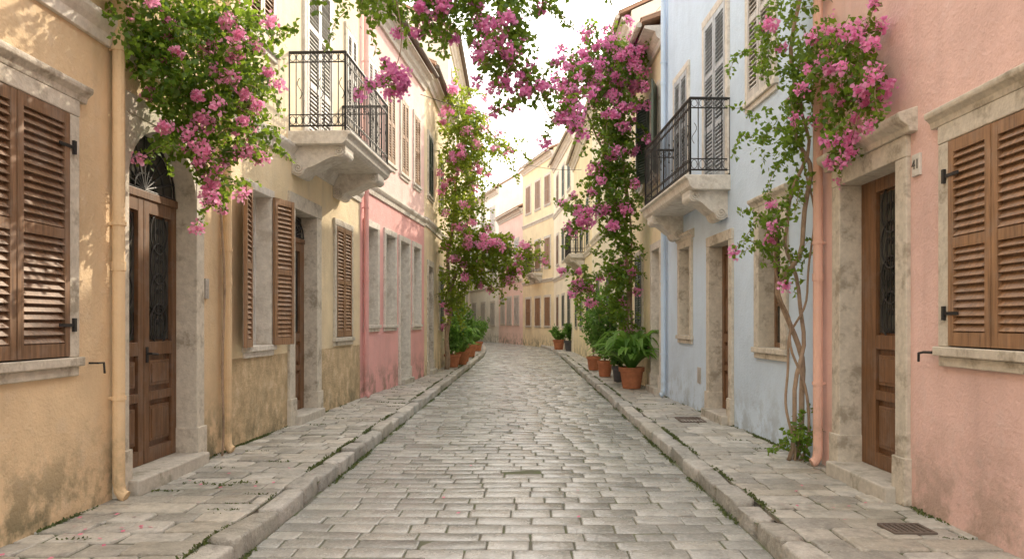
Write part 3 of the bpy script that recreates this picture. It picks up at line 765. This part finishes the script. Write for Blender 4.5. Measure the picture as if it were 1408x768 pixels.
v5=empty('bougainvillea',(-2.3,21.5,.12)); v5['label']='tree sized bougainvillea arching over the pavement beside the sand house'; v5['category']='climbing plant'; v5['group']=v1['group']
stems(v5,[([(-2.3,21.5,.12),(-2.25,21.4,1.2),(-2.1,21.2,2.4),(-1.8,21,3.3),(-1.1,21,3.8),(-.3,21,3.6)],.08,.02,.03),([(-2.2,21.4,1.8),(-2.2,21.3,3.5),(-2.0,21.2,5.2),(-1.8,21,6.6),(-1.2,21,7.1),(-.7,21,6.7)],.06,.02,.03)])
foliage(v5,[(-1.75,21,7.1,.7,1,.55,.35,.9),(-1.8,21,6.1,.65,.8,.75,.3,1.0),(-1.0,21,6.7,.6,.6,.35,.3,.5),(-.55,21,6.3,.3,.4,.22,.2,.35),(-1.9,21,4.9,.55,.8,.75,.2,1.0),(-1.3,21,5.6,.35,.5,.35,.3,.4),(-1.75,21,3.75,.6,.8,.6,.3,1.1),(-.95,21,3.6,.65,.8,.5,.45,1.1),(-.15,21,3.3,.45,.5,.4,.5,1),
  (-1.5,21,2.9,.55,.6,.45,.25,1),(-2.1,21,2.3,.3,.5,.5,.15,.9),(-.6,21,2.9,.35,.4,.25,.4,.7),(-2.0,21,7.9,.4,.8,.4,.4,.5)],
  .11,1.0,.062,'pink','leafsun',strands=18,slen=1.0,xlim=(-2.52,9),fl=.85)

def pot(x,y,r,h,mat,name,label,kind,ph,pw,z=.128,lm='leafdark'):
    e=empty(name,(x,y,z)); e['label']=label; e['category']='potted plant'; e['group']='potted plants beside the houses'
    prof=[(r*.68,0),(r*.72,h*.04),(r*.9,h*.72),(r*.92,h*.78),(r*1.03,h*.8),(r*1.05,h),(r*.93,h*1.0),(r*.88,h*.88),(.02,h*.88)]
    V,F=lathe(prof,(x,y,z)); p=mk('pot',V,F,M[mat],e,smooth=False)
    b=lathe([(r*.86,h*.885),(.01,h*.93)],(x,y,z)); mk('soil',b[0],b[1],M['soil'],p)
    def strap(n_,ph,pw,w0,mname):
        V=[];F=[]
        for i in range(n_):
            a=rng.uniform(0,2*math.pi); l=pw*rng.uniform(.55,1.25); up=rng.uniform(.5,1.5); w=rng.uniform(.6,1.1)*w0
            base=np.array([x+.06*math.cos(a),y+.06*math.sin(a),z+h*.9]); dr=np.array([math.cos(a),math.sin(a),0]); sd=np.array([-math.sin(a),math.cos(a),0])
            k=len(V)
            for t in np.linspace(0,1,8):
                q=base+dr*l*t+np.array([0,0,1])*(ph*up*(t*1.75-t*t*1.35)); ww=w*math.sin(math.pi*min(1,.08+t*.9))**.8
                V+=[q+sd*ww+np.array([0,0,.4*ww]),q,q-sd*ww+np.array([0,0,.4*ww])]
            for j in range(7):
                o=k+j*3; F+=[(o,o+1,o+4,o+3),(o+1,o+2,o+5,o+4)]
        mk('foliage',V,F,M[mname],e,recalc=False)
    if kind=='fern': strap(100,ph,pw,.085,'fern')
    elif kind=='strap': strap(80,ph,pw,.06,lm)
    else:
        b=MB()
        tips=[]
        for i in range(9):
            a=rng.uniform(0,6.28); f=rng.uniform(.3,1); t=(x+pw*f*math.cos(a),y+pw*f*math.sin(a),z+h+ph*rng.uniform(.45,1)); tips.append(t)
            b.tube([(x,y,z+h*.85),(x+.05*math.cos(a),y+.05*math.sin(a),z+h+ph*.3),t],[.015,.012,.005],5)
        b.mk('stem',M['bark'],e)
        Q=[]
        base=np.array([x,y,z+h])
        for t in tips:
            t=np.array(t)
            n_=150; f=rng.uniform(.25,1.15,(n_,1)); c=base+(t-base)*f
            Q.append(quads(c+inball(n_)*np.array([pw*.3,pw*.3,ph*.15]),.12,droop=.1,wide=.3))
        quadmesh('foliage',np.concatenate(Q),M[lm],e)
pot(2.24,15.2,.26,.44,'terracotta','potted_fern','large terracotta pot with broad leaved fern',"fern",.95,.75)
pot(2.20,16.9,.17,.36,'darkpot','potted_shrub','dark glazed pot with small shrub','shrub',.7,.35)
pot(2.05,18.5,.2,.4,'terracotta','potted_shrub','terracotta pot with tall dark green shrub','shrub',1.6,.42)
pot(2.0,21,.2,.4,'terracotta','potted_shrub','terracotta pot with dense green shrub','shrub',1.8,.5,lm='fern')
pot(2.2,35,.3,.5,'darkpot','potted_shrub','dark pot with round green bush','shrub',.7,.45)
pot(1.75,37,.3,.5,'terracotta','potted_shrub','terracotta pot with low green bush','shrub',.6,.4,lm='fern')
pot(-2.22,22.4,.25,.4,'terracotta','potted_shrub','terracotta pot with leafy green bush','shrub',1.1,.5,lm='fern')
pot(-2.05,23.8,.22,.42,'terracotta','potted_shrub','terracotta pot with arching green leaves','strap',1.0,.6,lm='fern')
pot(-2.15,25.6,.25,.4,'terracotta','potted_shrub','terracotta pot with tall green bush','shrub',1.5,.5)
pot(-2.2,29,.3,.5,'terracotta','potted_shrub','red clay pot with round green bush','shrub',.9,.5)
pot(-2.3,35,.3,.45,'terracotta','potted_shrub','clay pot with leafy bush near the bend','shrub',1.0,.5,lm='fern')
pot(-2.2,56.5,.4,.5,'terracotta','potted_shrub','clay planter with green shrub beyond the bend','shrub',1.3,.6,lm='fern')

pts=[]
def line(x0,x1,y0,y1,n,z,sp=.014):
    y=y0+(y1-y0)*rng.uniform(0,1,n)**1.6
    keep=(np.sin(y*2.1+x0)+np.sin(y*5.3+x0*2)+np.sin(y*.9))>rng.uniform(-.8,2.4,n); y=y[keep]
    x=x0+(x1-x0)*(y-y0)/(y1-y0)+rng.normal(size=len(y))*sp
    pts.append(np.stack([x,y,np.full(len(y),z)],1))
line(RL-.21,RL-.21,3.5,32,11000,.116); line(RR+.21,RR+.21,3.5,32,11000,.116)
line(RL+.015,RL+.015,3.5,32,9000,-.003); line(RR-.015,RR-.015,3.5,32,9000,-.003)
line(-3.2,-3.2,3.5,7.8,2500,.12,.012); line(-3.2,-2.98,7.9,13.2,2500,.12,.012); line(2.88,2.88,3.5,7.0,1800,.12,.012); line(2.87,2.63,7.2,13.8,2500,.12,.012)
for _ in range(34):
    y=rng.uniform(3.5,16); sx=rng.choice([rng.uniform(-3.1,-2.1),rng.uniform(1.9,2.8),rng.uniform(-3.1,-2.1)]); n=30
    a=rng.uniform(-.12,.12,n); pts.append(np.stack([sx+a,np.full(n,y)+rng.normal(size=n)*.01,np.full(n,.113)],1))
Pm=np.concatenate(pts); n=len(Pm)
d=unit(rng.normal(size=(n,3))*np.array([.8,.8,.3])+np.array([0,0,.8])); w=unit(np.cross(d,rng.normal(size=(n,3)))); s=rng.uniform(.010,.028,(n,1))
o=quadmesh('moss',np.stack([Pm-w*s*.3,Pm+w*s*.3,Pm+d*s+w*s*.2,Pm+d*s-w*s*.2],1),M['moss'],None,(0,5,.1)); o['kind']='stuff'; o['label']='green moss and weeds growing in the kerb and wall joints'; o['category']='moss'
Pp=[]
for (cx,cy,cz,sx,sy,n) in ((-2.8,5.0,.132,.25,.4,22),(-2.5,6.4,.132,.3,.5,14),(2.4,5.8,.132,.25,.5,14),(.0,6.4,.012,1.2,1.2,8)):
    x=cx+rng.normal(size=n)*sx; y=cy+rng.normal(size=n)*sy; m=(x>-3.15)&(x<2.8); Pp.append(np.stack([x,y,np.full(n,cz)],1)[m])
Pp=np.concatenate(Pp); n=len(Pp); a=rng.uniform(0,6.28,n); dx=np.stack([np.cos(a),np.sin(a),0*a],1)*.02; dy=np.stack([-np.sin(a),np.cos(a),.4+0*a],1)*.013
o=quadmesh('fallen_petals',np.stack([Pp-dx,Pp-dy*[1,1,0],Pp+dx+[0,0,.004],Pp+dy],1),M['petal'],None,(0,5,.1)); o['kind']='stuff'; o['label']='scattered fallen pink petals on the stones'; o['category']='petals'
for (x,y,wx,wy) in ((2.35,10.3,.17,.25),(2.55,4.85,.14,.12)):
    fr=Fr((x,y),(1,0),(0,1)); b=MB(fr); b.box(-wx,wx,.115,.134,-wy,-wy+.02); b.box(-wx,wx,.115,.134,wy-.02,wy); b.box(-wx,-wx+.02,.115,.1335,-wy+.02,wy-.02); b.box(wx-.02,wx,.115,.1335,-wy+.02,wy-.02)
    for k in range(6): u=-wx+.03+(2*wx-.06)*(k+.2)/6; b.box(u,u+.018,.115,.132,-wy+.02,wy-.02)
    o=b.mk('drain_cover',M['rust']); o['label']='small rusty iron drain cover set in the pavement'; o['category']='drain cover'; o['group']='drain covers in the pavement'
for (a,c_,sag) in (((-2.6,18.2,7.2),(2.6,19.5,7.0),.35),((-2.5,26,8.2),(2.4,30,7.8),.4),((-3.0,13.3,6.9),(-2.5,30,7.4),.5)):
    a=np.array(a);c_=np.array(c_); b=MB(); b.tube([a+(c_-a)*t-np.array([0,0,sag*4*t*(1-t)]) for t in np.linspace(0,1,20)],.009,5)
    o=b.mk('overhead_cable',M['iron']); o['label']='thin black cable strung between house fronts'; o['category']='cable'; o['group']='overhead cables'

# ------------------------------------------------------------ light & camera
EL,AZ=math.radians(29.5),math.radians(30)
w=bpy.data.worlds.new('World'); scene.world=w; w.use_nodes=True; nt=w.node_tree
bg=nt.nodes['Background']; sky=N(nt,'ShaderNodeTexSky',sky_type='NISHITA'); sky.sun_disc=False; sky.sun_elevation=EL; sky.sun_rotation=AZ
sky.air_density=1.0; sky.dust_density=5.0; sky.ozone_density=1.0
add=mix(nt,1.0,sky.outputs[0],(14.2,13.5,12.1),'ADD')   # uniform warm haze colour added to the sky to brighten the shaded street
L(nt,add,bg.inputs['Color']); bg.inputs['Strength'].default_value=.15
sd=Vector((math.sin(AZ)*math.cos(EL),math.cos(AZ)*math.cos(EL),math.sin(EL)))
sl=bpy.data.lights.new('sun','SUN'); sl.energy=5.0; sl.angle=math.radians(.6); sl.color=(1,.86,.67)
so=bpy.data.objects.new('sun',sl); COL.objects.link(so); so.rotation_mode='QUATERNION'; so.rotation_quaternion=sd.to_track_quat('Z','Y'); so.location=(10,20,20)
cam=bpy.data.cameras.new('camera'); co=bpy.data.objects.new('camera',cam); COL.objects.link(co)
co.location=(0,0,1.5); co.rotation_euler=(math.pi/2,0,0); cam.lens=36*1000/1408; cam.sensor_width=36
cam.shift_x=-17/1408; cam.shift_y=59/1408; cam.clip_end=2000; cam.clip_start=.05
scene.camera=co
